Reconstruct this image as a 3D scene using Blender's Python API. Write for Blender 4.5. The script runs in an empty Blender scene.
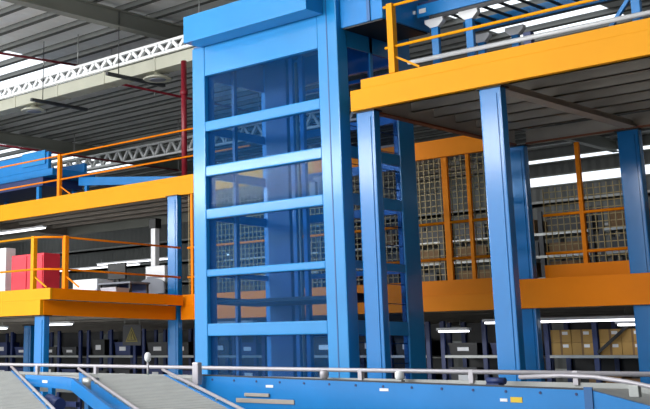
import bpy, bmesh, math, random
from mathutils import Vector, Matrix
random.seed(7)
S = bpy.context.scene
COL = S.collection

# ------------------------------------------------------------ materials
def s2l(c):
    return tuple(((v/255)/12.92 if v/255 <= .04045 else ((v/255+.055)/1.055)**2.4) for v in c)

def mat(name, rgb, rough=.5, metal=0., var=.08, scale=3., bump=0., spec=.5, coat=0.):
    m = bpy.data.materials.new(name); m.use_nodes = True
    nt = m.node_tree; n = nt.nodes; b = n['Principled BSDF']
    c = s2l(rgb)
    tc = n.new('ShaderNodeTexCoord')
    nz = n.new('ShaderNodeTexNoise'); nz.inputs['Scale'].default_value = scale; nz.inputs['Detail'].default_value = 5
    nt.links.new(tc.outputs['Object'], nz.inputs['Vector'])
    r = n.new('ShaderNodeValToRGB')
    r.color_ramp.elements[0].position = .3; r.color_ramp.elements[1].position = .7
    r.color_ramp.elements[0].color = tuple(v*(1-var) for v in c)+(1,)
    r.color_ramp.elements[1].color = tuple(min(1, v*(1+var)) for v in c)+(1,)
    nt.links.new(nz.outputs['Fac'], r.inputs['Fac'])
    nt.links.new(r.outputs['Color'], b.inputs['Base Color'])
    b.inputs['Roughness'].default_value = rough; b.inputs['Metallic'].default_value = metal
    b.inputs['Specular IOR Level'].default_value = spec
    b.inputs['Coat Weight'].default_value = coat
    b.inputs['Coat Roughness'].default_value = .12
    if bump:
        bp = n.new('ShaderNodeBump'); bp.inputs['Strength'].default_value = bump
        nt.links.new(nz.outputs['Fac'], bp.inputs['Height']); nt.links.new(bp.outputs['Normal'], b.inputs['Normal'])
    return m

def emit(name, rgb, strength):
    m = bpy.data.materials.new(name); m.use_nodes = True
    nt = m.node_tree; nt.nodes.remove(nt.nodes['Principled BSDF'])
    e = nt.nodes.new('ShaderNodeEmission'); e.inputs['Color'].default_value = s2l(rgb)+(1,)
    e.inputs['Strength'].default_value = strength
    nt.links.new(e.outputs[0], nt.nodes['Material Output'].inputs['Surface'])
    return m

def glass(name, tint, haze, hazecol, rough=.05):
    m = bpy.data.materials.new(name); m.use_nodes = True
    nt = m.node_tree; n = nt.nodes; n.remove(n['Principled BSDF'])
    t = n.new('ShaderNodeBsdfTransparent'); t.inputs['Color'].default_value = s2l(tint)+(1,)
    d = n.new('ShaderNodeBsdfDiffuse'); d.inputs['Color'].default_value = s2l(hazecol)+(1,)
    g = n.new('ShaderNodeBsdfGlossy'); g.inputs['Roughness'].default_value = rough
    f = n.new('ShaderNodeFresnel'); f.inputs['IOR'].default_value = 1.09
    a = n.new('ShaderNodeMixShader'); a.inputs[0].default_value = haze
    b = n.new('ShaderNodeMixShader')
    L = nt.links.new
    L(t.outputs[0], a.inputs[1]); L(d.outputs[0], a.inputs[2])
    L(f.outputs[0], b.inputs[0]); L(a.outputs[0], b.inputs[1]); L(g.outputs[0], b.inputs[2])
    L(b.outputs[0], n['Material Output'].inputs['Surface'])
    return m

def ribbed(name, rgb, axis, scale, dark=.75, rough=.5, metal=.3):
    """surface with ribs modelled as a wave bump and slight tone change"""
    m = mat(name, rgb, rough, metal, .06, .6)
    nt = m.node_tree; n = nt.nodes; b = n['Principled BSDF']
    tc = n['Texture Coordinate']
    w = n.new('ShaderNodeTexWave'); w.bands_direction = axis; w.inputs['Distortion'].default_value = 0; w.inputs['Scale'].default_value = scale
    nt.links.new(tc.outputs['Object'], w.inputs['Vector'])
    bp = n.new('ShaderNodeBump'); bp.inputs['Strength'].default_value = .6; bp.inputs['Distance'].default_value = .03
    nt.links.new(w.outputs['Fac'], bp.inputs['Height']); nt.links.new(bp.outputs['Normal'], b.inputs['Normal'])
    return m

M = {
 'blue': mat('blue_paint', (24,128,192), .28, 0, .05, 1.5, spec=.3, coat=.3),
 'blue_col': mat('blue_column_paint', (14,112,180), .25, 0, .06, 1.2, spec=.3, coat=.3),
 'blue_dark': mat('dark_blue_paint', (22,88,146), .4, 0, .1, 2),
 'conv_blue': mat('conveyor_blue_paint', (14,118,188), .35, 0, .08, 2.5, spec=.3, coat=.15),
 'yellow': mat('orange_yellow_paint', (224,150,4), .5, 0, .04, 1.0, spec=.15),
 'orange': mat('orange_paint', (240,132,2), .5, 0, .05, 1.0, spec=.12),
 'floor': mat('concrete_floor', (196,196,192), .45, 0, .12, .8),
 'roof': ribbed('roof_sheet', (232,233,232), 'X', .9),
 'wall': ribbed('wall_sheet', (96,98,96), 'X', .8),
 'steel': mat('grey_steel', (128,130,122), .5, .2, .08, 1),
 'purlin': mat('shaded_purlin_steel', (88,90,88), .6, .1, .08, 1),  # darker than the other steel to paint in the purlins' shaded side
 'galv': mat('galvanised_steel', (150,152,150), .4, .5, .12, 4),
 'joist': mat('brown_grey_joist', (160,152,142), .6, 0, .1, 2),
 'deck_under': mat('deck_underside', (140,138,136), .7, 0, .2, 2),
 'brown': mat('brown_edge_steel', (120,66,36), .6, 0, .1, 2),  # plain brown for the deck's flange and rear edge strip
 'rail': mat('pale_rail_tube', (176,172,178), .4, .2, .05, 4),
 'belt': mat('grey_belt', (146,148,146), .6, .0, .06, 6),
 'belt_line': mat('grey_belt_slat', (118,120,118), .6, .0, .06, 6),
 'dark': mat('black_plastic', (14,15,17), .5, 0, .1, 5),
 'charcoal': mat('charcoal_metal', (50,52,56), .5, .2, .1, 5),
 'navy': mat('navy_plastic', (24,44,96), .5, 0, .1, 5),
 'white': mat('white_paint', (225,226,228), .45, 0, .03, 3),
 'grey': mat('grey_plastic', (120,124,134), .5, 0, .06, 3),
 'red': mat('red_paint', (214,44,62), .45, 0, .05, 3),
 'pipe': mat('dark_red_pipe', (128,22,38), .4, 0, .08, 3),
 'card': mat('brown_cardboard', (176,140,78), .8, 0, .08, 5),
 'card2': mat('dull_cardboard', (128,98,66), .8, 0, .1, 5),
 'duct': mat('duct_sheet', (176,176,160), .5, .1, .08, 1.2, .1),
 'foil': mat('white_lattice_paint', (238,240,240), .4, .1, .04, 5),
 'lamp': emit('tube_light', (245,248,255), 3.2),
 'sky': emit('daylit_translucent_sheet', (236,244,250), 1.7),
 'pane': emit('daylit_pane', (236,244,252), 1.5),
 'glass': glass('tinted_tower_glass', (196,220,240), .12, (38,104,160)),
 'glass_side': glass('dark_tower_glass', (205,215,230), .06, (30,60,110)),
 'signyel': mat('sign_yellow', (214,180,30), .5),
 'signshade': mat('sign_shaded_yellow', (120,108,40), .6),  # sign yellow darkened to paint in the shade under the bay
 'green': mat('green_plastic', (30,150,100), .5),
 'wire': mat('fence_wire', (150,130,84), .5, .1),
}

# ------------------------------------------------------------ geometry
def tag(o, label=None, cat=None, group=None, kind=None):
    if label: o['label'] = label
    if cat: o['category'] = cat
    if group: o['group'] = group
    if kind: o['kind'] = kind
    return o

def thing(name, label, cat, loc=(0,0,0), group=None):
    o = bpy.data.objects.new(name, None); COL.objects.link(o)
    o.location = loc; o.empty_display_size = .2
    return tag(o, label, cat, group)

class MB:
    def __init__(self): self.bm = bmesh.new()
    def box(self, x0, x1, y0, y1, z0, z1, bev=0):
        vs = [self.bm.verts.new(c) for c in ((x0,y0,z0),(x1,y0,z0),(x1,y1,z0),(x0,y1,z0),(x0,y0,z1),(x1,y0,z1),(x1,y1,z1),(x0,y1,z1))]
        fs = [self.bm.faces.new([vs[i] for i in f]) for f in ((3,2,1,0),(4,5,6,7),(0,1,5,4),(1,2,6,5),(2,3,7,6),(3,0,4,7))]
        if bev:
            es = list({e for f in fs for e in f.edges})
            bmesh.ops.bevel(self.bm, geom=es, offset=bev, segments=2, affect='EDGES', profile=.6)
        return self
    def bar(self, a, b, w, h, up=(0,0,1)):
        a = Vector(a); b = Vector(b); d = (b-a).normalized(); up = Vector(up)
        if abs(d.dot(up)) > .98: up = Vector((0,1,0))
        s = d.cross(up).normalized(); u = s.cross(d).normalized()
        vs = []
        for p in (a, b):
            for i, j in ((-1,-1),(1,-1),(1,1),(-1,1)):
                vs.append(self.bm.verts.new(p + s*i*w/2 + u*j*h/2))
        for f in ((3,2,1,0),(4,5,6,7),(0,1,5,4),(1,2,6,5),(2,3,7,6),(3,0,4,7)):
            self.bm.faces.new([vs[i] for i in f])
        return self
    def tube(self, pts, r, n=10):
        pts = [Vector(p) for p in pts]; rings = []
        for i, p in enumerate(pts):
            d = (pts[min(i+1, len(pts)-1)] - pts[max(i-1, 0)]).normalized()
            up = Vector((0,0,1)) if abs(d.z) < .95 else Vector((0,1,0))
            s = d.cross(up).normalized(); u = s.cross(d).normalized()
            rings.append([self.bm.verts.new(p + (s*math.cos(2*math.pi*k/n) + u*math.sin(2*math.pi*k/n))*r) for k in range(n)])
        for i in range(len(rings)-1):
            for k in range(n):
                f = self.bm.faces.new([rings[i][k], rings[i][(k+1)%n], rings[i+1][(k+1)%n], rings[i+1][k]]); f.smooth = True
        self.bm.faces.new(rings[0][::-1]); self.bm.faces.new(rings[-1])
        return self
    def lathe(self, c, prof, n=20):
        c = Vector(c); rings = []
        for r, z in prof:
            rings.append([self.bm.verts.new(c + Vector((r*math.cos(2*math.pi*k/n), r*math.sin(2*math.pi*k/n), z))) for k in range(n)])
        for i in range(len(rings)-1):
            for k in range(n):
                f = self.bm.faces.new([rings[i][k], rings[i][(k+1)%n], rings[i+1][(k+1)%n], rings[i+1][k]]); f.smooth = True
        self.bm.faces.new(rings[0][::-1]); self.bm.faces.new(rings[-1])
        return self
    def prism(self, base, ext):
        """polygon base (list of 3D points) extruded by vector ext"""
        ext = Vector(ext)
        a = [self.bm.verts.new(Vector(p)) for p in base]; b = [self.bm.verts.new(Vector(p)+ext) for p in base]
        n = len(a)
        self.bm.faces.new(a[::-1]); self.bm.faces.new(b)
        for i in range(n): self.bm.faces.new([a[i], a[(i+1)%n], b[(i+1)%n], b[i]])
        return self
    def build(self, name, m, parent=None):
        bmesh.ops.recalc_face_normals(self.bm, faces=self.bm.faces)
        me = bpy.data.meshes.new(name); self.bm.to_mesh(me); self.bm.free()
        me.materials.append(M[m] if isinstance(m, str) else m)
        o = bpy.data.objects.new(name, me); COL.objects.link(o)
        if parent is not None:
            o.parent = parent
            me.transform(Matrix.Translation(-Vector(tot(parent))))
        return o

def tot(o):
    v = Vector(o.location)
    while o.parent: o = o.parent; v += Vector(o.location)
    return v

def copy_thing(root, delta, label, group=None):
    r = root.copy(); COL.objects.link(r); r.location = Vector(root.location) + Vector(delta); r['label'] = label
    if group: r['group'] = group
    for ch in list(root.children):
        c = ch.copy(); COL.objects.link(c); c.parent = r
        for g in list(ch.children):
            d = g.copy(); COL.objects.link(d); d.parent = c
    return r

def struct(name, mb, m, parent=None):
    o = mb.build(name, m, parent)
    if parent is None: o['kind'] = 'structure'
    return o

# ------------------------------------------------------------ key dimensions
YB = 18.553          # line of the rear beams
YD = 14.09           # front of the right deck
Z1, Z2 = 2.52, 5.346 # undersides of the two levels

# ------------------------------------------------------------ setting
struct('floor', MB().box(-95, 25, -3, 46, -.2, 0), 'floor')
# roof sheet with translucent strips let in
strips = [(-61.5,-57.5,-3,46), (-45.5,-40.0,24,36), (-32.8,-27.4,8,23.4), (-16.6,-13.4,24.2,31), (-2,.5,-3,46)]
xs = -95; roof = MB()
for a, b, c0, c1 in strips:
    roof.box(xs, a, -3, 46, 10.6, 10.7); xs = b
    if c0 > -3: roof.box(a, b, -3, c0, 10.6, 10.7)
    if c1 < 46: roof.box(a, b, c1, 46, 10.6, 10.7)
roof.box(xs, 25, -3, 46, 10.6, 10.7)
ceiling = struct('ceiling', roof, 'roof')
for a, b, c0, c1 in strips:
    w = MB().box(a, b, c0, c1, 10.62, 10.66).build('skylight_strip', 'sky', ceiling)
struct('wall_back', MB().box(-95, 25, 46, 46.3, 0, 10.7), 'wall')
struct('wall_left', MB().box(-95.3, -95, -3, 46, 0, 10.7), 'wall')
struct('wall_right', MB().box(25, 25.3, -3, 46, 0, 10.7), 'wall')
# a ribbon of daylight windows high on the back wall
for n_, (za, zb) in enumerate(((8.98, 9.36), (9.97, 10.12))):
    wb = MB()
    wb.box(-26.4, 20, 45.85, 45.98, za-.06, za).box(-26.4, 20, 45.85, 45.98, zb, zb+.06)
    for k in range(0, 10): wb.box(-26.4+5*k-.04, -26.4+5*k+.04, 45.85, 45.98, za, zb)
    win = struct('window_%d' % (n_+1), wb, 'steel')
    MB().box(-26.4, 20, 45.92, 45.96, za, zb).build('window_pane', 'pane', win)
for k in range(7):
    struct('trim_%d' % (k+1), MB().box(-95, 25, 45.7, 45.84, 1.2+1.15*k, 1.32+1.15*k).box(-95, 25, 45.7, 45.72, 1.2+1.15*k, 1.42+1.15*k), 'galv')
# unseen near wall: ribbon window above, opening added below, right part closed for shade
struct('wall_front', MB().box(-95, 25, -3.3, -3, 8.95, 10.7).box(-95, 25, -3.3, -3, 6.3, 7.25).box(-6, 25, -3.3, -3, 0, 8.95), 'wall')

# roof steelwork
def rafter(x, label):
    o = thing('roof_beam', label, 'roof beam', (x, -3, 10.0), 'deep steel beams under the roof')
    MB().box(x-.14, x+.14, -3, 45.8, 10.0, 10.03).build('bottom_flange', 'steel', o)
    MB().box(x-.02, x+.02, -3, 45.8, 10.03, 10.42).build('web', 'steel', o)
    MB().box(x-.14, x+.14, -3, 45.8, 10.42, 10.45).build('top_flange', 'steel', o)
rafter(-21.75, 'large grey roof beam crossing the top left corner of the photo')
rafter(-37.2, 'grey roof beam farther back, just above the upper left blue conveyor')
rafter(-52.5, 'grey roof beam farthest away in the hall')
GP = 'roof purlins running under the sheets'
pl0 = None
ys = [13.7+1.06*k for k in range(0, 30)]
for k, y in enumerate(ys):
    lab = 'thin grey purlin under the roof sheets, parallel to its neighbours'
    if pl0 is None:
        pl0 = thing('roof_purlin', lab, 'purlin', (-35, y, 10.45), GP)
        MB().box(-80, 10, y-.03, y+.03, 10.45, 10.6).box(-80, 10, y-.03, y+.12, 10.45, 10.465).build('c_section', 'purlin', pl0)
    else:
        copy_thing(pl0, (0, y-ys[0], 0), lab, GP)

# duct with a white lattice girder in front
d = thing('air_duct', 'long pale grey duct hung under the roof, left of the blue tower', 'duct', (-25, 20, 9.0))
MB().box(-55, -13, 19.5, 19.97, 8.82, 9.14, .02).build('duct_body', 'duct', d)
for k in range(16): MB().box(-45+2*k-.03, -45+2*k+.03, 19.485, 19.985, 8.805, 9.15).build('joint_flange', 'duct', d)
def lattice(x0, x1, y, z0, z1, label, step=.5):
    t = thing('lattice_girder', label, 'girder', ((x0+x1)/2, y, z0))
    MB().box(x0, x1, y-.04, y+.04, z0, z0+.07).build('bottom_chord', 'foil', t)
    MB().box(x0, x1, y-.04, y+.04, z1-.07, z1).build('top_chord', 'foil', t)
    w = MB(); n = int((x1-x0)/step)
    for k in range(n):
        xa = x0+k*step
        w.bar((xa, y, z0+.05), (xa+step/2, y, z1-.05), .09, .09).bar((xa+step/2, y, z1-.05), (xa+step, y, z0+.05), .09, .09)
    w.build('diagonal_web', 'foil', t)
    for q in (.1, .35, .6, .85):
        xx = x0+(x1-x0)*q; MB().tube([(xx, y, z1), (xx, y, 10.6)], .015, 6).build('hanger', 'galv', t)
lattice(-55, -13, 19.42, 9.15, 9.49, 'white lattice girder running along the near side of the pale duct')
lattice(-60, -20, 29.0, 9.0, 9.55, 'distant white lattice girder seen between the two upper orange rails left of the tower', .6)

# hanging high-bay lamps and their dark brackets
for i, (x, y) in enumerate(((-25.4, 18.9), (-21.7, 18.5))):
    lab = ('dark bar slung below the left end of the pale duct', 'dark bar slung below the duct near the blue tower')[i]
    o = thing('ceiling_bracket', lab, 'bracket', (x, y, 8.66))
    MB().box(x-.05, x+.05, y, y+2.0, 8.66, 8.74).build('bar', 'charcoal', o)
    MB().tube([(x, y+.4, 8.74), (x, y+.4, 10.45)], .012, 6).build('hanger', 'charcoal', o)
for i, (x, y) in enumerate(((-26.4, 19.75), (-21.15, 19.75))):
    lab = ('round grey high-bay lamp under the left end of the duct', 'round grey high-bay lamp under the duct beside the tower')[i]
    o = thing('high_bay_lamp', lab, 'lamp', (x, y, 8.62))
    MB().lathe((x, y, 8.64), [(.36,0),(.38,.02),(.28,.08),(.12,.13),(.08,.18),(.02,.18)], 24).build('reflector', 'duct', o)
    MB().lathe((x, y, 8.625), [(.2,0),(.22,.015),(.02,.015)], 18).build('lens', 'grey', o)

# sprinkler pipes
PX = [((-25.6, 13.5, 9.7), (-24.6, 19.9, 9.7), 'red sprinkler pipe crossing in front of the roof skylight at upper left'),
      ((-25.0, 21.5, 9.55), (-25.2, 32, 9.6), 'red sprinkler pipe behind the duct, ending near the tower'),
      ((-31.5, 17.5, 8.6), (-31, 30, 8.6), 'red sprinkler pipe low at the left edge below the duct')]
for a, b, lab in PX:
    o = thing('sprinkler_pipe', lab, 'pipe', a)
    MB().tube([a, b], .035).build('tube', 'pipe', o)
    h = MB()
    for k in range(3):
        t = (k+.5)/3; x = a[0]+(b[0]-a[0])*t; y = a[1]+(b[1]-a[1])*t; z = a[2]
        h.tube([(x, y, z-.14), (x, y, z)], .02, 8)
    h.build('sprinkler_head', 'galv', o)
    MB().tube([b, (b[0], b[1], 10.6)], .015, 6).tube([a, (a[0], a[1], 10.6)], .015, 6).build('hanger', 'galv', o)
o = thing('downpipe', 'dark red vertical pipe just left of the blue tower', 'pipe', (-19.63, 19.2, 5.75))
MB().tube([(-19.63, 19.2, 5.75), (-19.63, 19.2, 8.75)], .07, 14).build('tube', 'pipe', o)
MB().lathe((-19.63, 19.2, 7.9), [(.095,0),(.095,.12),(.07,.12)], 14).lathe((-19.63,19.2,5.75), [(.12,0),(.12,.03),(.07,.03)], 14).build('coupling', 'pipe', o)

# ------------------------------------------------------------ mezzanine decks
def joists(mb, x0, x1, y0, y1, z0, z1, step):
    y = y0 + step
    while y < y1-.1:
        mb.box(x0, x1, y-.02, y+.02, z0, z1).box(x0, x1, y-.02, y+.05, z0, z0+.012)
        y += step
    return mb
def seams(x0, x1, y0, y1, z, step):
    mb = MB(); x = x0+step
    while x < x1:
        mb.box(x-.02, x+.02, y0, y1, z-.04, z); x += step
    return mb

dk = thing('upper_mezzanine', 'near upper mezzanine deck on the right with broad yellow edge beam', 'mezzanine', (-4, 16, Z2))
MB().box(-10.76, 1, YD, YD+.09, Z2, 5.665, .006).build('edge_beam', 'yellow', dk)
MB().box(-10.56, 1, YD+.005, YD+.06, 5.665, 5.81, .004).build('toe_board', 'yellow', dk)
MB().box(-10.64, -10.61, YD+.09, YB, Z2+.03, 5.66).build('side_beam', 'joist', dk)
MB().box(-10.68, -10.56, YD+.09, YB-.05, Z2, Z2+.03).build('side_beam_flange', 'brown', dk)
MB().box(-10.6, 1, YD+.06, YB+.1, 5.68, 5.76).build('deck_panel', 'deck_under', dk)
joists(MB(), -10.58, 1, YD+.1, YB, 5.5, 5.68, .62).build('joist', 'joist', dk)
seams(-10.58, 1, YD+.1, YB, 5.68, .5).build('panel_seam', 'deck_under', dk)
MB().box(-8.62, -8.42, YD+.09, YB, Z2+.02, Z2+.035).box(-8.53, -8.51, YD+.09, YB, Z2+.03, 5.5).build('cross_beam', 'joist', dk)
MB().box(-4.2, -4.0, YD+.09, YB, Z2+.02, Z2+.035).box(-4.11, -4.09, YD+.09, YB, Z2+.03, 5.5).build('cross_beam', 'joist', dk)
MB().box(-10.4, 1, YB-.02, YB+.08, Z2, Z2+.03).box(-10.4, 1, YB, YB+.02, Z2+.03, 5.6).build('rear_beam', 'joist', dk)
MB().box(-10.4, 1, YB-.04, YB-.02, Z2-.002, Z2+.03).build('rear_beam_edge', 'brown', dk)

db = thing('rear_mezzanine', 'rear upper mezzanine deck behind the tower with long orange-yellow beam', 'mezzanine', (-25, 24, Z2))
MB().box(-45, -15.2, YB, YB+.09, Z2, 5.685, .006).build('edge_beam', 'yellow', db)
MB().box(-15.2, -10.68, YB, YB+.09, Z2, 5.685, .006).build('edge_beam', 'orange', db)
MB().box(-45, -17.5, YB+.005, YB+.06, 5.685, 5.79, .004).build('toe_board', 'yellow', db)
MB().box(-45, -13, YB+.1, 22.3, 5.69, 5.75).build('deck_panel', 'deck_under', db)
joists(MB(), -45, -13, YB+.1, 22.3, 5.52, 5.69, .62).build('joist', 'joist', db)
MB().box(-45, -13, 22.3, 22.36, Z2, 5.75).build('far_beam', 'steel', db)
for x in (-37, -28, -19.3):
    MB().box(x-.1, x+.1, YB+.1, 22.3, Z2+.02, Z2+.04).box(x-.01, x+.01, YB+.1, 22.3, Z2+.04, 5.6).build('cross_beam', 'joist', db)

lb = thing('lower_mezzanine', 'lower rear mezzanine deck with orange beam running behind the tower and columns', 'mezzanine', (-20, 24, Z1))
MB().box(-19.0, -10.73, YB-.12, YB-.03, Z1, 2.80, .006).box(-19.0, -10.73, YB-.10, YB-.03, 2.80, 2.83).build('edge_beam', 'orange', lb)
MB().box(-10.73, 0, YB-.16, YB-.07, Z1, 3.01, .006).build('edge_beam', 'orange', lb)
MB().box(-19.0, -10.73, YB-.09, YB-.03, 2.83, 3.07, .004).build('toe_board', 'orange', lb)
MB().box(-10.4, 0, YB+.29, YB+.33, 2.9, 3.26, .004).build('toe_board', 'orange', lb)
MB().box(-45, 0, YB+.29, 31, 2.86, 2.96).build('deck_panel', 'deck_under', lb)
joists(MB(), -45, 0, YB+.3, 31, 2.68, 2.86, 1.3).build('joist', 'joist', lb)

ll = thing('mezzanine_bay', 'lower left mezzanine bay with bright yellow front and brown-orange side beam', 'mezzanine', (-25, 16.5, Z1))
MB().box(-45, -19.16, 14.6, 14.69, Z1, 2.825, .006).build('edge_beam', 'yellow', ll)
MB().box(-45, -18.84, 14.605, 14.66, 2.825, 3.05, .004).build('toe_board', 'yellow', ll)
MB().box(-19.24, -19.15, 14.69, YB-.13, Z1, 2.825, .006).build('side_beam', 'orange', ll)
MB().box(-18.90, -18.845, 14.66, YB-.2, 2.825, 3.05, .004).build('side_toe_board', 'orange', ll)
MB().box(-45, -18.9, 14.66, YB-.16, 2.86, 2.96).build('deck_panel', 'deck_under', ll)
joists(MB(), -45, -19.24, 14.7, YB-.2, 2.66, 2.86, .62).build('joist', 'joist', ll)

# ------------------------------------------------------------ columns
def column(x0, y0, w, dpt, top, label, m='blue_col', web=True):
    o = thing('support_column', label, 'column', (x0+w/2, y0+dpt/2, 0), 'blue square steel columns')
    MB().box(x0, x0+w, y0, y0+dpt, .02, top, .02).build('shaft', m, o)
    MB().box(x0-.1, x0+w+.1, y0-.1, y0+dpt+.1, 0, .02).build('base_plate', m, o)
    b = MB()
    for sx in (-.06, w+.06):
        for sy in (-.06, dpt+.06): b.tube([(x0+sx, y0+sy, .02), (x0+sx, y0+sy, .06)], .018, 6)
    b.build('anchor_bolt', 'galv', o)
    MB().box(x0-.03, x0+w+.03, y0-.03, y0+dpt+.03, top-.02, top-.001).build('cap_plate', 'dark', o)
    s = MB()
    s.box(x0+.06, x0+w-.06, y0-.012, y0+.002, .1, top-.1)
    s.build('face_plate', m, o)
    return o
column(-10.75, 14.2, .33, .15, Z2, 'blue column just right of the tower under the left end of the yellow deck beam')
column(-8.62, 14.2, .33, .15, Z2, 'tall blue column in front at centre right, under the middle of the yellow deck beam')
column(-10.77, YB-.04, .33, .15, Z2, 'darker blue column directly behind the tall front column at centre right')
column(-8.76, YB-.04, .35, .15, Z2, 'blue column at the right edge behind the orange lower beam')
column(-19.50, 14.72, .33, .15, Z1, 'short blue column under the corner of the lower left bay')
column(-19.45, YB-.1, .33, .15, Z2, 'blue column left of the tower reaching from the floor to the upper yellow beam')
for x, y, t, lab in ((-30.5, YB-.02, Z1, 'dim blue column far left behind the lower left bay'),
                  (-25.0, YB-.02, Z1, 'dim blue column in the dark space under the lower left bay'),
                  (-14.9, 24, Z1, 'shaded blue column seen between racks under the rear lower deck'),
                  (-24.0, 26, Z1, 'shaded blue column deep in the rear of the hall')):
    column(x, y, .3, .16, t, lab)

# ------------------------------------------------------------ railings
def railing(name, pts, zs, posts, m, label, foot, r=.022, pw=.085, mref=None):
    o = thing(name, label, 'railing', (posts[0][0], posts[0][1], foot))
    nm = ['top_rail', 'middle_rail', 'low_rail']
    for i, z in enumerate(zs):
        MB().tube([(x, y, z) for x, y in pts], r, 10).build(nm[i], m, o)
    for x, y in posts:
        MB().box(x-pw/2, x+pw/2, y-pw/2, y+pw/2, foot, zs[0]+.03, .006).build('post', m, o)
    for x, y in posts[:1]:
        MB().bar((x+.04, y, foot+.25), (x+.45, y, foot+.02), .02, .03).build('brace', m, o)
    return o
railing('guard_railing', [(-42, YB+.08), (-17, YB+.08)], (6.87, 6.23), [(-23.72, YB+.08), (-29.3, YB+.08), (-35, YB+.08)], 'orange',
        'orange guard railing on the upper left deck beam beside the tower', 5.79, pw=.1)
railing('guard_railing', [(-19.52, 14.62), (-42, 14.62)], (4.11, 3.45), [(-19.48, 14.66), (-25, 14.66)], 'yellow',
        'yellow guard railing along the front of the lower left bay', 3.05, pw=.1)
railing('guard_railing', [(-19.48, 14.62), (-19.2, 14.7), (-18.95, 15.03), (-18.93, YB-.2)], (4.11, 3.45), [(-18.93, 15.06)], 'orange',
        'orange guard railing along the side of the lower left bay, towards the tower', 3.05, pw=.1)
railing('guard_railing', [(-10.1, YD+.04), (1, YD+.04)], (6.86, 6.22), [(-9.97, YD+.04), (-4.9, YD+.04)], 'yellow',
        'yellow guard railing on the right upper deck in front of the roller conveyor', 5.81, pw=.105)

# mesh fences on the lower rear deck
def fence(x0, x1, y, z0, z1, posts, label, wp=.085):
    o = thing('mesh_fence', label, 'fence', ((x0+x1)/2, y, z0))
    w = MB(); x = x0
    while x < x1: w.box(x-.008, x+.008, y+.03, y+.042, z0, z1); x += .115
    z = z0
    while z < z1: w.box(x0, x1, y+.042, y+.054, z-.008, z+.008); z += .115
    w.build('wire_mesh', 'wire', o)
    for zz, nm in ((4.12, 'top_rail'), (3.46, 'middle_rail')):
        MB().tube([(x0, y, zz), (x1, y, zz)], .026, 10).build(nm, 'orange', o)
    for px, w_ in posts:
        MB().box(px-w_/2, px+w_/2, y-.03, y+.03, z0-.1, 5.33, .005).build('post', 'orange', o)
    return o
fence(-18.9, -10.95, YB+.02, 3.07, 5.33, [(-12.09, .12), (-11.6, .07), (-18.75, .07), (-15.6, .07)], 'orange-posted wire mesh fence between the tower and the front column')
fence(-10.37, -8.8, YB+.34, 3.26, 4.6, [(-9.66, .075)], 'orange-railed wire mesh fence between the two right-hand rear columns')
fence(-8.4, -2, YB+.34, 3.26, 4.6, [(-6.2, .11)], 'wire mesh fence continuing beyond the right edge column')

# ------------------------------------------------------------ the lift tower
X0, X1, Y0, Y1 = -14.16, -10.95, 14.055, 16.0
T = thing('lift_tower', 'tall blue vertical lift tower with tinted glass panels in the centre', 'lift tower', (-12.55, 15, 0))
def post(x0, x1, y0, y1, z1=7.9):
    p = MB().box(x0, x1, y0, y1, 0, z1, .02).build('corner_post', 'blue', T); return p
post(X0, X0+.3, Y0, Y0+.25, 7.0)
pp = post(X1-.39, X1, Y0, Y0+.26)
MB().box(X1-.205, X1-.185, Y0-.006, Y0+.01, 0, 7.9).build('seam', 'blue_dark', pp)
post(X0, X0+.15, Y1-.15, Y1, 7.0)
post(X1-.12, X1, Y1-.42, Y1, 7.0)
TR = [(6.46, 7.0), (5.476, 5.652), (4.69, 4.873), (3.96, 4.135), (2.995, 3.115), (2.02, 2.225), (.0, 1.2)]
for a, b in TR:
    MB().box(X0+.3, X1-.39, Y0+.004, Y0+.14, a, b, .02).build('front_transom', 'blue', T)
for a, b in TR[:-1]:
    MB().box(X1-.06, X1-.01, Y0+.26, Y1-.42, a, b if b < 6.9 else 6.99).build('side_transom', 'blue', T)
    MB().box(X0+.01, X0+.06, Y0+.25, Y1-.15, a+.03, b).build('side_transom', 'blue', T)
    MB().box(X0+.15, X1-.12, Y1-.1, Y1-.02, a+.02, b-.02).build('rear_transom', 'blue', T)
for (a1, b1), (a2, b2) in zip(TR[1:], TR[:-1]):
    if a2-b1 > .05:
        MB().box(X0+.3, X1-.39, Y0+.08, Y0+.09, b1, a2).build('glass_panel', 'glass', T)
        MB().box(X1-.04, X1-.03, Y0+.26, Y1-.42, b1, a2).build('side_glass', 'glass_side', T)
MB().box(X1-.07, X1-.01, 14.9, 14.97, 0, 7.0).build('side_mullion', 'blue', T)
MB().box(X0+.02, X1-.4, Y0+.02, Y1-.02, 6.99, 7.03).build('roof_plate', 'blue_dark', T)
MB().box(X0+.22, -11.194, 13.63, 14.05, 6.99, 7.465, .008).build('head_box', 'blue', T)
# hoist mast and guides inside
ms = MB().box(-13.75, -13.25, 15.5, 15.85, 0, 6.9, .01).build('mast', 'blue_dark', T)
MB().box(-13.18, -13.10, 15.5, 15.58, 0, 6.9).build('guide_rail', 'blue', T)
MB().box(-12.95, -12.87, 15.5, 15.58, 0, 6.9).build('guide_rail', 'blue', T)
MB().box(-12.3, -12.2, 15.5, 15.56, 0, 5.2).build('guide_rail', 'blue', T)
MB().box(X0+.1, X0+.16, 14.95, 15.03, 0, 6.9).build('guide_rail', 'blue_dark', T)
MB().tube([(-13.03, 15.52, .2), (-13.03, 15.52, 6.8)], .025, 8).build('chain', 'galv', T)
MB().box(X0+.15, X1-.12, Y1-.12, Y1-.06, 6.3, 6.36).build('rear_rail', 'blue', T)
cz = 2.55
ca = MB().box(-14.0, -11.4, 14.3, 15.45, cz, cz+.06).build('carriage', 'charcoal', T)
MB().box(-14.0, -13.95, 14.3, 15.45, cz+.06, cz+.12).box(-11.45, -11.4, 14.3, 15.45, cz+.06, cz+.12).build('carriage_rim', 'charcoal', ca)
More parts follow.
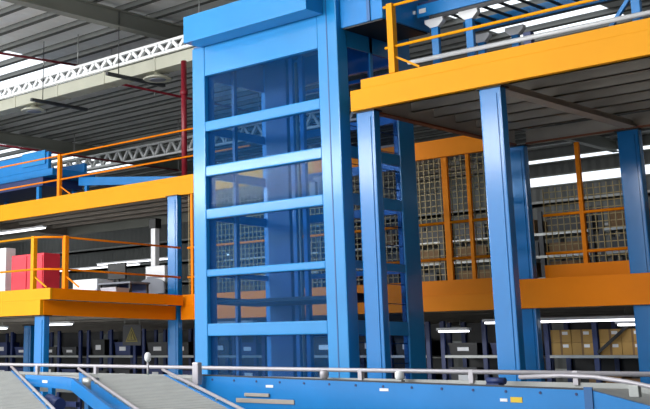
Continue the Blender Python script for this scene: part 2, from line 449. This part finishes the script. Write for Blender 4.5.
MB().box(-12.78, -12.66, 15.5, 15.62, 4.3, 4.62).build('sensor_box', 'white', T)
MB().lathe((-12.5, 15.45, 4.3), [(.05,0),(.05,.3),(.12,.34),(.13,.37),(.02,.4)], 16).build('beacon', 'white', T)
MB().box(-12.9, -12.1, 15.6, 15.66, 5.95, 6.03).build('name_plate', 'white', T)
# lower panel grid wires of the side
sp = MB()
for k in range(14):
    z = 1.3+k*.3
    sp.box(X1-.052, X1-.046, Y0+.26, Y1-.42, z-.006, z+.006)
sp.build('side_bars', 'blue_dark', T)

# outfeed enclosure beside the tower head
o = thing('conveyor_enclosure', 'blue sheet-metal box at the top joining the tower and the upper conveyor', 'enclosure', (-10.6, 14.5, 6.72))
MB().box(X1+.01, -10.14, 14.15, 15.4, 6.72, 7.9, .01).build('housing', 'conv_blue', o)
MB().box(X1+.04, -10.17, 14.18, 15.37, 6.70, 6.72).build('dark_underside_plate', 'dark', o)  # flat dark plate under the housing
MB().box(-10.42, -10.36, 14.13, 14.15, 6.72, 7.9).build('seam_channel', 'blue_dark', o)

# ------------------------------------------------------------ upper right roller conveyor
c = thing('roller_conveyor', 'blue roller conveyor on legs on the right upper deck behind the railing', 'conveyor', (-5, 15.5, 5.76))
MB().box(-10.1, 1, 15.0, 15.06, 6.87, 7.07, .006).build('side_frame', 'conv_blue', c)
MB().box(-10.1, 1, 15.04, 15.08, 7.07, 7.12).build('side_frame_lip', 'navy', c)
MB().box(-10.1, 1, 16.3, 16.36, 6.87, 7.07, .006).build('side_frame', 'conv_blue', c)
r = MB(); x = -9.8
for k in range(38):
    r.tube([(x, 15.06, 6.97), (x, 16.3, 6.97)], .025, 8); x += .28
r.build('roller', 'charcoal', c)
for i, x in enumerate((-9.8, -9.2, -6.68, -4.2)):
    for y in (15.0, 16.3):
        lg = MB().box(x-.06, x+.06, y, y+.07, 5.76, 6.74, .005).build('leg', 'conv_blue', c)
        MB().prism([(x-.16, y-.01, 6.74), (x-.16, y-.01, 6.80), (x+.16, y-.01, 6.80), (x+.16, y-.01, 6.74), (x+.07, y-.01, 6.66), (x-.07, y-.01, 6.66)], (0,.09,0)).build('gusset_plate', 'white', lg)
        MB().box(x-.1, x+.1, y-.03, y+.1, 5.76, 5.78).build('foot_plate', 'conv_blue', lg)
MB().box(-9.9, 1, 15.03, 15.05, 6.8, 6.87).build('cable_tray', 'charcoal', c)
MB().bar((-7.2, 15.1, 5.95), (-6.75, 15.1, 6.5), .05, .05).build('diagonal_brace', 'conv_blue', c)
MB().box(-7.32, -7.18, 15.06, 15.14, 5.76, 6.0).build('brace_foot', 'conv_blue', c)
MB().box(-8.5, -8.38, 15.3, 15.4, 5.76, 6.35).build('drive_bracket', 'navy', c)
MB().tube([(-10.2, 14.85, 6.14), (-5, 14.85, 6.09)], .035, 10).build('guide_tube', 'white', c)
MB().box(-10.35, -5, 14.9, 15.0, 5.95, 6.05).build('cable_trunk', 'galv', c)
MB().box(-10.38, -10.1, 14.95, 14.98, 6.93, 6.98).build('label_strip', 'white', c)
st = MB().box(-10.05, -9.93, 14.985, 15.0, 6.93, 7.0).build('warning_label', 'white', c)

# ------------------------------------------------------------ upper left sorter conveyor
c = thing('sorter_conveyor', 'bright blue sorter conveyor on the upper left deck behind the orange railing', 'conveyor', (-30, 20, 5.75))
MB().box(-40, -26.0, 20.0, 20.12, 6.95, 7.45, .01).build('side_frame', 'conv_blue', c)
MB().box(-40, -25.8, 20.0, 21.6, 6.75, 6.95, .01).build('belt_bed', 'conv_blue', c)
MB().box(-40, -26.3, 20.05, 21.5, 6.5, 6.75).build('under_tray', 'navy', c)
MB().box(-40, -26.2, 21.5, 21.6, 6.95, 7.3).build('side_frame', 'conv_blue', c)
MB().box(-27.2, -26.1, 19.95, 20.0, 7.1, 7.5, .01).build('drive_cover', 'blue', c)
hd = MB().tube([(-30.6, 20.06, 7.47), (-30.6, 20.06, 7.52)], .14, 12).build('orange_cap', 'orange', c)
for x in (-39, -34, -30.0, -26.6):
    MB().box(x-.06, x+.06, 20.1, 20.2, 5.75, 6.5).build('leg', 'conv_blue', c)
    MB().box(x-.06, x+.06, 21.4, 21.5, 5.75, 6.5).build('leg', 'conv_blue', c)
MB().box(-30.5, -28.9, 19.98, 20.0, 6.28, 6.36).build('white_strip', 'white', c)
MB().tube([(-29.4, 20.1, 6.3), (-28.9, 20.1, 6.3)], .12, 12).build('motor', 'navy', c)
c = thing('takeaway_conveyor', 'lower blue conveyor sloping away beyond the upper left railing post', 'conveyor', (-25, 21, 5.75))
MB().prism([(-25.6, 20.8, 6.5), (-20.6, 20.8, 6.02), (-20.6, 20.8, 6.2), (-25.6, 20.8, 6.74)], (0, .08, 0)).build('side_frame', 'conv_blue', c)
MB().prism([(-25.6, 21.9, 6.5), (-20.6, 21.9, 6.02), (-20.6, 21.9, 6.2), (-25.6, 21.9, 6.74)], (0, .08, 0)).build('side_frame', 'conv_blue', c)
MB().prism([(-25.6, 20.88, 6.56), (-20.6, 20.88, 6.08), (-20.6, 20.88, 6.12), (-25.6, 20.88, 6.6)], (0, 1.02, 0)).build('belt', 'navy', c)
for x, h in ((-25.3, 6.46), (-23.6, 6.3), (-21.0, 6.04)):
    MB().box(x-.05, x+.05, 20.82, 20.9, 5.75, h+.02).build('leg', 'conv_blue', c)
    MB().box(x-.05, x+.05, 21.88, 21.96, 5.75, h+.02).build('leg', 'conv_blue', c)

# ------------------------------------------------------------ furniture on the lower left bay
DZ = 2.96
o = thing('red_cabinet', 'red metal cabinet behind the yellow railing at the left', 'cabinet', (-22.85, 17.2, DZ))
MB().box(-23.5, -22.2, 17.0, 17.5, DZ+.05, 4.13, .01).build('body', 'red', o)
MB().box(-23.47, -22.87, 16.98, 17.0, DZ+.1, 4.08, .005).build('door', 'red', o)
MB().box(-22.83, -22.23, 16.98, 17.0, DZ+.1, 4.08, .005).build('door', 'red', o)
MB().box(-23.5, -22.2, 17.02, 17.48, DZ, DZ+.05).build('plinth', 'charcoal', o)
o = thing('white_cabinet', 'low white cabinet behind the orange side railing, left of the monitor', 'cabinet', (-20.65, 17.2, DZ))
MB().box(-21.08, -20.22, 17.0, 17.5, DZ+.04, 3.42, .01).build('body', 'white', o)
MB().box(-21.05, -20.25, 16.985, 17.0, DZ+.08, 3.2, .004).build('drawer_front', 'white', o)
MB().box(-21.05, -20.25, 17.03, 17.47, DZ, DZ+.04).build('plinth', 'dark', o)
o = thing('tall_cabinet', 'tall white cabinet at the left photo edge beside the red cabinet', 'cabinet', (-23.95, 17.2, DZ))
MB().box(-24.15, -23.75, 17.0, 17.3, DZ, 4.35, .01).build('body', 'white', o)
MB().box(-24.1, -23.8, 16.99, 17.0, 3.6, 4.2).build('door', 'white', o)
# desks
dsk = thing('office_desk', 'long dark desk carrying the monitor behind the orange side railing', 'desk', (-19.6, 17.3, DZ))
MB().box(-20.2, -19.1, 17.0, 17.6, 3.27, 3.31, .005).build('desk_top', 'grey', dsk)
for x in (-20.15, -19.15):
    for y in (17.05, 17.55): MB().box(x-.025, x+.025, y-.025, y+.025, DZ, 3.27).build('leg', 'charcoal', dsk)
MB().box(-20.1, -19.18, 17.55, 17.57, 3.0, 3.27).build('modesty_panel', 'navy', dsk)
o = thing('computer_monitor', 'black computer monitor standing on the dark desk', 'monitor', (-19.9, 17.3, 3.31))
MB().box(-20.18, -19.58, 17.28, 17.33, 3.40, 3.76, .01).build('screen', 'dark', o)
MB().box(-19.92, -19.84, 17.31, 17.35, 3.325, 3.5).build('stand', 'dark', o)
MB().box(-20.02, -19.74, 17.2, 17.45, 3.31, 3.325, .004).build('base', 'dark', o)
o = thing('printer', 'white printer behind the side railing, left of the blue column', 'printer', (-21.1, 19.8, 3.5))
MB().box(-21.45, -20.76, 19.6, 20.0, 3.5, 3.9, .02).build('body', 'white', o)
MB().box(-21.38, -20.83, 19.58, 19.6, 3.6, 3.64).build('paper_slot', 'grey', o)
o = thing('side_table', 'small grey stand under the white printer', 'table', (-21.1, 19.8, DZ))
MB().box(-21.47, -20.74, 19.58, 20.02, 3.47, 3.499).build('table_top', 'galv', o)
for x in (-21.42, -20.8):
    for y in (19.64, 19.96): MB().box(x-.02, x+.02, y-.02, y+.02, DZ, 3.47).build('leg', 'galv', o)
o = thing('office_chair', 'grey rounded office chair in front of the white printer', 'chair', (-20.47, 19.05, DZ))
cx_, cy_ = -20.47, 18.95
bm_ = MB(); pts = []
for k in range(17):
    a = math.pi*(k/16); pts.append((cx_-.42*math.cos(a), cy_-.02-.06*math.sin(a), 3.34+.19*math.sin(a)**.6))
for k in range(16):
    (xa, ya, za), (xb, yb, zb) = pts[k], pts[k+1]
    bm_.prism([(xa, ya, 3.17), (xb, yb, 3.17), (xb, yb, zb), (xa, ya, za)], (0,.03,0))
bm_.build('backrest', 'grey', o)
MB().box(cx_-.3, cx_+.3, cy_, cy_+.4, 3.2, 3.27, .02).build('seat', 'charcoal', o)
MB().tube([(cx_, cy_+.2, 3.0), (cx_, cy_+.2, 3.2)], .03).build('gas_lift', 'charcoal', o)
for k in range(5):
    a = k*2*math.pi/5+.3; MB().bar((cx_, cy_+.2, 3.0), (cx_+.28*math.cos(a), cy_+.2+.2*math.sin(a), 2.975), .03, .03).build('foot', 'charcoal', o)
o = thing('signal_post', 'white square pole rising behind the printer', 'post', (-21.6, 20.12, DZ))
MB().box(-21.74, -21.58, 20.05, 20.2, DZ, 4.9, .01).build('pole', 'white', o)
MB().box(-21.78, -21.54, 20.02, 20.23, 4.9, 5.15, .01).build('head', 'dark', o)
for i, (x, lab, h, m_) in enumerate(((-19.95, 'navy storage crate on the floor beside the white cabinet', .16, 'navy'), (-19.35, 'pale open tray on the floor near the chair', .2, 'rail'))):
    o = thing('storage_crate', lab, 'crate', (x, 16.8, DZ))
    w = .5
    b = MB().box(x-w/2, x+w/2, 16.6, 16.62, DZ, DZ+h).box(x-w/2, x+w/2, 16.95, 16.97, DZ, DZ+h).box(x-w/2, x-w/2+.02, 16.62, 16.95, DZ, DZ+h).box(x+w/2-.02, x+w/2, 16.62, 16.95, DZ, DZ+h).box(x-w/2, x+w/2, 16.6, 16.97, DZ, DZ+.02)
    b.build('body', m_, o)
    MB().box(x-w/2-.01, x+w/2+.01, 16.585, 16.6, DZ+h-.03, DZ+h+.005).build('rim', m_, o)

# warning sign hanging under the bay
o = thing('warning_sign', 'grey hanging sign with a yellow triangle under the lower left bay', 'sign', (-20.15, 18.0, 2.4))
MB().box(-20.46, -19.84, 17.99, 18.01, 1.96, 2.42, .004).build('plate', 'charcoal', o)
t = MB().prism([(-20.36, 17.985, 2.04), (-19.94, 17.985, 2.04), (-20.15, 17.985, 2.38)], (0,.004,0)).build('triangle', 'signshade', o)
MB().prism([(-20.30, 17.98, 2.07), (-20.0, 17.98, 2.07), (-20.15, 17.98, 2.32)], (0,.004,0)).build('triangle_border', 'dark', o)
MB().prism([(-20.27, 17.976, 2.085), (-20.03, 17.976, 2.085), (-20.15, 17.976, 2.29)], (0,.003,0)).build('triangle_field', 'signshade', o)
MB().box(-20.16, -20.14, 17.972, 17.976, 2.14, 2.23).box(-20.16, -20.14, 17.972, 17.976, 2.10, 2.12).build('exclamation_mark', 'dark', o)
MB().tube([(-20.4, 18, 2.42), (-20.4, 18, 2.67)], .006, 6).tube([(-19.9, 18, 2.42), (-19.9, 18, 2.67)], .006, 6).build('hanger', 'galv', o)

# ------------------------------------------------------------ tube lights
GL = 'tube lights hung below the decks'
def tube_light(x, y, z, L, lab, sag=.0):
    o = thing('tube_light', lab, 'light', (x, y, z), GL)
    MB().box(x-L/2, x+L/2, y-.07, y+.07, z+.03, z+.08).build('housing', 'white', o)
    MB().box(x-L/2+.03, x+L/2-.03, y-.05, y+.05, z-.005, z+.03, .01).build('tube', 'lamp', o)
    MB().tube([(x-L/2+.2, y, z+.08), (x-L/2+.2, y, z+.22)], .008, 6).tube([(x+L/2-.2, y, z+.08), (x+L/2-.2, y, z+.22)], .008, 6).build('hanger', 'galv', o)
tube_light(-22.3, 17.45, 2.44, 1.3, 'lit tube light just right of the short blue column under the lower left bay')
tube_light(-18.0, 18.9, 2.40, 1.6, 'lit tube light behind the column left of the tower base')
tube_light(-25.9, 18.2, 2.42, 1.2, 'lit tube light at the far left under the lower bay')
tube_light(-10.75, 19.75, 2.33, 2.9, 'long lit tube light above the cartons at the right')
tube_light(-9.6, 20.15, 2.26, .5, 'short lit tube light at the right above the brace of the carton rack')
tube_light(-13.1, 20.1, 2.2, .7, 'small lit tube light above the dark racks right of the tower')
tube_light(-16.6, 20.0, 2.2, 1.0, 'lit tube light seen through the lowest tower glass')
tube_light(-27.0, 19.7, 5.2, 2.6, 'lit tube light under the upper left deck at the photo edge')
tube_light(-32.2, 29.0, 5.2, 4.5, 'lit tube light behind the white pole under the upper deck')
tube_light(-36.0, 30.3, 5.25, 5.0, 'fainter lit tube light above the monitor, farther back')
tube_light(-19.7, 30.2, 4.6, 1.8, 'lit tube light behind the mesh fence right of the tower')
tube_light(-18.4, 29.0, 4.4, 1.4, 'lower lit tube light behind the mesh fence next to the front column')
tube_light(-24.5, 27, 4.9, 2.4, 'lit tube light behind the fence seen through the tower glass')

# ------------------------------------------------------------ racks and goods on the ground floor
GR = 'dark blue storage racks on the ground floor'
RY0, RY1 = 20.3, 21.1
def rack(x, bays, label, y0=RY0, y1=RY1, z0=0, top=2.42, levels=(1.12, 1.76), m='navy', bw=.93, grp=GR):
    o = thing('storage_rack', label, 'rack', (x, y0, z0), grp)
    for k in range(bays+1):
        xx = x+k*bw
        for y in (y0, y1-.06):
            MB().box(xx-.045, xx+.045, y, y+.06, z0, top).build('upright', m, o)
    for z in levels:
        for y in (y0-.01, y1-.04):
            MB().box(x+.045, x+bays*bw-.045, y, y+.04, z-.05, z).build('shelf_beam', 'galv', o)
        MB().box(x+.045, x+bays*bw-.045, y0+.03, y1-.04, z-.03, z-.01).build('shelf_panel', 'steel', o)
    if z0 == 0: MB().box(x, x+bays*bw, y1+.002, y1+.012, .3, 2.4).build('shade_backing', 'dark', o)  # added dark sheet standing in for the shade behind the racks
    return o
def carton(x, y, z, w, dp, h, lab, group, m='card', sticker=True, parts=True):
    o = thing('carton', lab, 'box', (x+w/2, y+dp/2, z), group)
    MB().box(x, x+w, y, y+dp, z, z+h, .004).build('body', m, o)
    if parts:
        MB().box(x+w/2-.02, x+w/2+.02, y-.002, y+.001, z, z+h).build('tape', 'card2', o)
        if sticker: MB().box(x+w*.58, x+w*.85, y-.004, y, z+h*.6, z+h*.85).build('white_label', 'white', o)
    return o
rx = -11.28
r0 = rack(rx, 2, 'rack holding pale brown cartons between the two right-hand columns')
MB().bar((rx+.98, RY0-.03, 1.8), (rx+1.55, RY0-.03, 2.25), .03, .05).build('diagonal_brace', 'dark', r0)
names = [('left', 'right')]
for bay in range(2):
    for lvl in range(2):
        for k in range(2):
            x = rx+.06+bay*.93+k*.405
            lab = f"brown carton, right rack, {('left','right')[bay]} bay, {('bottom','top')[lvl]} row, {('left','right')[k]} of the pair"
            carton(x, RY0+.05, 1.762+lvl*.226, .395, .4, .222, lab, 'brown cartons stacked on the right rack')
for i, (x, w, h) in enumerate(((-10.55, .16, .3), (-10.25, .3, .3), (-9.9, .42, .24))):
    carton(x, RY0+.05, 1.122, w, .4, h, ('narrow brown carton on the lower right shelf beside the blue upright', 'brown carton on the lower right shelf, right of the upright', 'wide dull carton on the lower right shelf under the brace')[i], 'cartons on the lower right shelf', 'card2', False)
# the other racks
kinds = []
prev = None
for i, x in enumerate((-13.5, -15.7, -17.9, -20.1, -22.3, -24.5, -26.7, -28.9, -31.1)):
    lab = ('dark rack seen right of the tower under the orange beam', 'dark rack seen beside the tower rear corner at floor level', 'dark rack behind the lowest tower glass',
           'dark rack behind the left part of the tower base', 'dark rack behind the column left of the tower', 'dark rack behind the warning sign',
           'dark rack right of the short blue column', 'dark rack behind the short blue column', 'dark rack at the far left under the bay')[i]
    if prev is None: prev = rack(x, 2, lab); base = x
    else: copy_thing(prev, (x-base, 0, 0), lab)
def tote(x, y, z, w, dp, h, m, lab, group):
    o = thing('storage_tote', lab, 'tote', (x+w/2, y+dp/2, z), group)
    MB().prism([(x+.02, y+.02, z), (x+w-.02, y+.02, z), (x+w, y, z+h-.03), (x, y, z+h-.03)], (0, dp, 0)).build('body', m, o)
    MB().box(x-.008, x+w+.008, y-.012, y+dp+.008, z+h-.03, z+h).build('rim', m, o)
    MB().box(x+w*.3, x+w*.7, y+.0, y+.012, z+h*.35, z+h*.65).build('tote_glint_label', 'white', o)  # white label, also standing in for glints on the shelves
where = ['right of the tower', 'beside the tower rear corner', 'behind the lowest tower glass', 'behind the tower base, left part', 'behind the column left of the tower', 'behind the warning sign', 'right of the short blue column', 'behind the short blue column', 'at the far left under the bay']
cols = ['dark', 'navy', 'charcoal', 'navy', 'card2', 'grey']
cn = {'dark': 'black', 'navy': 'navy blue', 'charcoal': 'charcoal', 'card2': 'brown', 'grey': 'grey'}
for i, x in enumerate((-13.5, -15.7, -17.9, -20.1, -22.3, -24.5, -26.7, -28.9, -31.1)):
    for bay in range(2):
        for lvl, z in enumerate((1.122, 1.762)):
            m_ = random.choice(cols[:4] if i else ['dark', 'navy', 'charcoal', 'card2'])
            h = random.uniform(.22, .42)
            tote(x+.1+bay*.93, RY0+.06, z, random.uniform(.5, .74), .45, h, m_, f"{cn[m_]} tote, {('lower','upper')[lvl]} shelf, {('left','right')[bay]} bay, rack {where[i]}", 'storage totes on the dark ground racks')

# racks on the lower deck behind the mesh
GR2 = 'tall racks behind the mesh fence'
sh = ['seen through the tower', 'seen right of the tower', 'left of the front column', 'between right-hand columns']
for i, (x, lab) in enumerate(((-20.5, 'tall rack behind the mesh seen through the left half of the tower'), (-17.2, 'tall rack behind the mesh seen right of the tower'),
                              (-13.9, 'tall rack behind the mesh between the tower and the front column'), (-10.6, 'tall rack behind the mesh between the right-hand columns'))):
    o = rack(x, 3, lab, 21.4, 22.3, 2.97, 4.55, (3.25, 3.68, 4.12), 'charcoal', 1.03, GR2)
    for bay in range(3):
        for lvl, z in enumerate((3.252, 3.682, 4.122)):
            h = random.uniform(.22, .33); w = random.uniform(.6, .86)
            m_ = random.choice(['card2', 'card2', 'charcoal', 'dark'])
            cnm = {'card2': 'dull brown', 'charcoal': 'charcoal', 'dark': 'black'}[m_]
            carton(x+.1+bay*1.03, 21.5, z, w, .5, h, f"{cnm} carton, {('bottom','middle','top')[lvl]} shelf, {('left','middle','right')[bay]} bay, rack {sh[i]}", 'cartons on the racks behind the mesh', m_, False, False)

# ------------------------------------------------------------ foreground conveyor line
YC0, YC1 = 9.3, 10.0
c = thing('main_conveyor', 'long blue belt conveyor with pale side rail running across the bottom', 'conveyor', (-8, 9.6, 0))
# near side frame: level then stepping down at the right
MB().prism([(-9.3, YC0, 1.10), (-9.3, YC0, 1.455), (-4.85, YC0, 1.395), (-4.85, YC0, 1.10)], (0, .05, 0)).build('side_frame', 'conv_blue', c)
MB().prism([(-4.83, YC0, 1.0), (-4.83, YC0, 1.398), (-3.2, YC0, 1.02), (-3.2, YC0, .7)], (0, .05, 0)).build('ramp_side_frame', 'conv_blue', c)
MB().prism([(-9.3, YC0+.01, 1.456), (-9.3, YC0+.01, 1.472), (-4.85, YC0+.01, 1.408), (-4.85, YC0+.01, 1.396)], (0, .04, 0)).build('dark_gap_strip', 'charcoal', c)  # thin dark strip standing for the gap between belt and rail
MB().box(-9.3, -4.85, YC0-.01, YC0, 1.10, 1.12).build('side_lip', 'conv_blue', c)
MB().prism([(-15.5, YC0+.06, 1.40), (-4.85, YC0+.06, 1.375), (-4.85, YC0+.06, 1.40), (-15.5, YC0+.06, 1.43)], (0, .64, 0)).build('belt', 'belt', c)
MB().prism([(-4.85, YC0+.06, 1.375), (-3.2, YC0+.06, 1.0), (-3.2, YC0+.06, 1.02), (-4.85, YC0+.06, 1.40)], (0, .64, 0)).build('ramp_belt', 'belt', c)
MB().prism([(-15.5, YC1, 1.2), (-15.5, YC1, 1.46), (-3, YC1, 1.44), (-3, YC1, 1.2)], (0, .05, 0)).build('rear_side_frame', 'galv', c)
MB().tube([(-15.5, YC1, 1.568), (-13.9, YC1, 1.553), (-8.1, YC1, 1.53), (-3.2, YC1, 1.518)], .021, 12).build('guide_rail', 'rail', c)
for x in (-15.0, -13.15, -11.9, -10.04, -7.65, -6.35, -5.3, -4.6):
    MB().box(x-.025, x+.025, YC1-.02, YC1+.03, 1.42, 1.545, .004).build('rail_post', 'rail', c)
MB().tube([(-5.5, YC0+.1, 1.49), (-5.1, YC0+.08, 1.507), (-4.8, YC0+.05, 1.50), (-4.5, YC0+.02, 1.465), (-4.2, YC0, 1.41), (-3.7, YC0, 1.28)], .018, 12).build('curved_guide_rail', 'rail', c)
MB().box(-4.5, -4.42, YC0, YC0+.05, 1.35, 1.44, .005).build('rail_clamp', 'galv', c)
for x in (-9.25, -13.16):
    MB().box(x-.045, x+.045, YC0-.12, YC0-.05, 1.36, 1.57 if x < -12 else 1.6, .015).build('rail_end_block', 'rail', c)
for x in (-9.0, -7.2, -5.2, -12, -14.5):
    for y in (YC0+.05, YC1-.05):
        MB().box(x-.04, x+.04, y-.02, y+.04, 0, 1.2 if x > -11 else 1.4).build('leg', 'conv_blue', c)
# details on the blue side
MB().box(-8.62, -8.28, YC0-.02, YC0, 1.255, 1.29, .005).box(-8.75, -7.95, YC0-.01, YC0, 1.19, 1.235, .004).build('side_slot', 'joist', c)
MB().box(-7.55, -7.15, YC0-.01, YC0, 1.11, 1.14, .004).build('side_slot', 'joist', c)
MB().box(-8.33, -8.23, YC0-.004, YC0, 1.35, 1.375).build('white_sticker', 'white', c)
MB().box(-6.9, -6.8, YC0-.004, YC0, 1.345, 1.37).build('white_sticker', 'white', c)
MB().box(-5.64, -5.57, YC0-.004, YC0, 1.285, 1.31).build('white_sticker', 'white', c)
MB().box(-5.54, -5.43, YC0-.004, YC0, 1.28, 1.325).build('yellow_sticker', 'signyel', c)
for k in range(14):
    x = -9.1+k*.32; MB().tube([(x, YC0-.006, 1.42-.0135*(x+9.3)), (x, YC0, 1.42-.0135*(x+9.3))], .012, 8).build('bolt', 'navy', c)
MB().box(-4.87, -4.8, YC0-.01, YC0+.01, 1.05, 1.42).build('joint_strip', 'blue_dark', c)
MB().prism([(-6.3, YC0-.012, 1.10), (-4.6, YC0-.012, 1.10), (-4.6, YC0-.012, 1.135), (-5.9, YC0-.012, 1.125)], (0,.012,0)).build('dark_lower_strip', 'dark', c)  # thin dark strip along the lower edge of the side
# small sensors standing on the conveyor
for i, (x, lab) in enumerate(((-8.05, 'small blue-white sensor on the conveyor at the foot of the tower'), (-7.1, 'small round white sensor on the conveyor right of the tower'))):
    o = thing('conveyor_sensor', lab, 'sensor', (x, YC1-.1, 1.43))
    MB().box(x-.04, x+.04, YC1-.13, YC1-.07, 1.405, 1.44).build('bracket', 'galv', o)
    MB().lathe((x, YC1-.1, 1.44), [(.03,0),(.045,.02),(.045,.07),(.03,.085),(.005,.09)], 14).build('lens', 'white' if i else 'rail', o)
o = thing('blue_motor', 'small dark blue motor on the conveyor beside the tall front column', 'motor', (-5.95, YC1-.2, 1.4))
MB().tube([(-6.06, YC1-.2, 1.45), (-5.88, YC1-.2, 1.45)], .03, 14).build('housing', 'navy', o)
MB().box(-6.05, -5.92, YC1-.25, YC1-.15, 1.397, 1.425).build('foot', 'navy', o)

# chutes descending towards the viewer
DN = Vector((.87, -.478, -.114))
def chute(name, A, B, L, label, left_rail=True, right_rail=True, slat=.11):
    A = Vector(A); B = Vector(B); E = DN*L
    o = thing(name, label, 'chute', tuple(A))
    MB().prism([A, B, B+E, A+E], (0,0,-.03)).build('belt', 'belt', o)
    s = MB(); n = int(L/slat)
    for k in range(1, n):
        t = DN*(k*slat); s.bar(A+t+Vector((0,0,.0)), B+t+Vector((0,0,.0)), .012, .006)
    s.build('slat_joint', 'belt_line', o)
    for P, on_ in ((A, left_rail), (B, right_rail)):
        sf = MB().prism([P+Vector((-.02,0,-.09)), P+Vector((.02,0,-.09)), P+Vector((.02,0,.012)), P+Vector((-.02,0,.012))], E).build('side_frame', 'conv_blue', o)
        if on_:
            MB().tube([P+Vector((0,0,.05))+DN*(-.1), P+Vector((0,0,.05))+E], .017, 10).build('side_rail', 'rail', o)
            for k in range(1, int(L)):
                q = P+DN*k
                MB().tube([q, q+Vector((0,0,.05))], .012, 6).build('rail_bracket', 'galv', sf)
    for t in (L*.3, L*.8):
        for P in (A, B):
            q = P+DN*t
            MB().box(q.x-.03, q.x+.03, q.y-.03, q.y+.03, 0, q.z-.15).build('leg', 'conv_blue', o)
    return o
chute('slatted_chute', (-15.6, 9.3, 1.47), (-12.78, 9.3, 1.47), 7, 'grey slatted chute descending in the bottom left corner', False, True)
chute('slatted_chute', (-11.37, 9.3, 1.455), (-9.85, 9.3, 1.455), 7, 'grey slatted chute descending in front of the tower foot, right of the blue curved frame')
# blue transfer frame between the chutes
o = thing('transfer_frame', 'blue bent transfer conveyor frame between the two grey chutes', 'conveyor', (-11.3, 8.8, 0))
MB().prism([(-11.75, 8.8, 1.31), (-11.0, 8.8, 1.285), (-10.85, 8.8, 1.27), (-10.85, 8.8, 1.41), (-11.0, 8.8, 1.425), (-11.75, 8.8, 1.44)], (0,-.05,0)).build('side_frame', 'conv_blue', o)
E2 = DN*4
MB().prism([(-10.85, 8.8, 1.27), (-10.85, 8.75, 1.27), (-10.85, 8.75, 1.41), (-10.85, 8.8, 1.41)], E2).build('sloping_side_frame', 'conv_blue', o)
MB().lathe((-10.78, 8.98, 1.29), [(.1,0),(.1,.12),(.08,.13),(.02,.13)], 20).build('end_drum', 'galv', o)
MB().box(-11.7, -11.62, 8.8, 8.88, 0, 1.31).build('leg', 'conv_blue', o)
q = Vector((-10.85, 8.8, 1.27))+DN*2
MB().box(q.x-.04, q.x+.04, q.y, q.y+.08, 0, q.z-.005).build('leg', 'conv_blue', o)
MB().box(-11.4, -11.3, 8.745, 8.75, 1.35, 1.38).build('white_sticker', 'white', o)
MB().tube([(-11.2, 8.7, 1.16), (-10.8, 8.55, 1.12)], .07, 12).build('motor', 'navy', o)
MB().box(-11.6, -10.9, 8.86, 8.92, 1.08, 1.14).build('cross_member', 'navy', o)
# little white beacon on a green foot
o = thing('push_button_post', 'small white round beacon on a green foot standing at the chute head', 'beacon', (-10.3, 9.45, 1.42))
MB().lathe((-10.3, 9.45, 1.42), [(.06,0),(.06,.02),(.02,.03),(.01,.03)], 14).build('foot', 'green', o)
MB().tube([(-10.3, 9.45, 1.44), (-10.3, 9.45, 1.6)], .012, 8).build('stem', 'rail', o)
MB().lathe((-10.3, 9.45, 1.6), [(.015,0),(.035,.02),(.04,.05),(.035,.09),(.015,.11),(.005,.11)], 16).build('cap', 'white', o)

# ------------------------------------------------------------ lights
def area(name, loc, rot, sx, sy, power, col=(1,1,1)):
    l = bpy.data.lights.new(name, 'AREA'); l.shape = 'RECTANGLE'; l.size = sx; l.size_y = sy; l.energy = power; l.color = col
    o = bpy.data.objects.new(name, l); COL.objects.link(o); o.location = loc; o.rotation_euler = rot
    return o
# daylight through the high ribbon window of the near wall (faces +Y)
area('ribbon_window_light', (-27, -2.95, 8.1), (math.radians(90), 0, 0), 40, 1.5, 5600, (1,1,1))
# added fill light for an unseen opening, tilted up to brighten the roof
area('near_side_fill', (-25, -2.9, 3.3), (math.radians(104), 0, 0), 36, 5.6, 1050, (1,.99,.97))
w = bpy.data.worlds.new('world'); S.world = w; w.use_nodes = True
w.node_tree.nodes['Background'].inputs[0].default_value = (.85,.92,1,1)
w.node_tree.nodes['Background'].inputs[1].default_value = 1.3

# ------------------------------------------------------------ camera
f, pit, rol, ya, cx, cy = 1161.156, .2319353, .0055801, -.8530212, 119.965, 87.5208
F = Vector((math.sin(ya)*math.cos(pit), math.cos(ya)*math.cos(pit), math.sin(pit)))
R0 = Vector((math.cos(ya), -math.sin(ya), 0)); U0 = R0.cross(F)
r_ = math.cos(rol)*R0 + math.sin(rol)*U0; u_ = -math.sin(rol)*R0 + math.cos(rol)*U0
cam = bpy.data.cameras.new('camera'); co = bpy.data.objects.new('camera', cam); COL.objects.link(co)
m3 = Matrix((r_, u_, -F)).transposed()
co.matrix_world = Matrix.Translation((0,0,1.6)) @ m3.to_4x4()
cam.sensor_width = 36; cam.sensor_fit = 'HORIZONTAL'; cam.lens = f*36/650
cam.shift_x = (325-cx)/650; cam.shift_y = -(204.5-cy)/650
cam.clip_end = 300
S.camera = co
S.view_settings.view_transform = 'Standard'; S.view_settings.look = 'None'
S.view_settings.exposure = 0; S.view_settings.gamma = 1
S.cycles.max_bounces = 8; S.cycles.transparent_max_bounces = 16
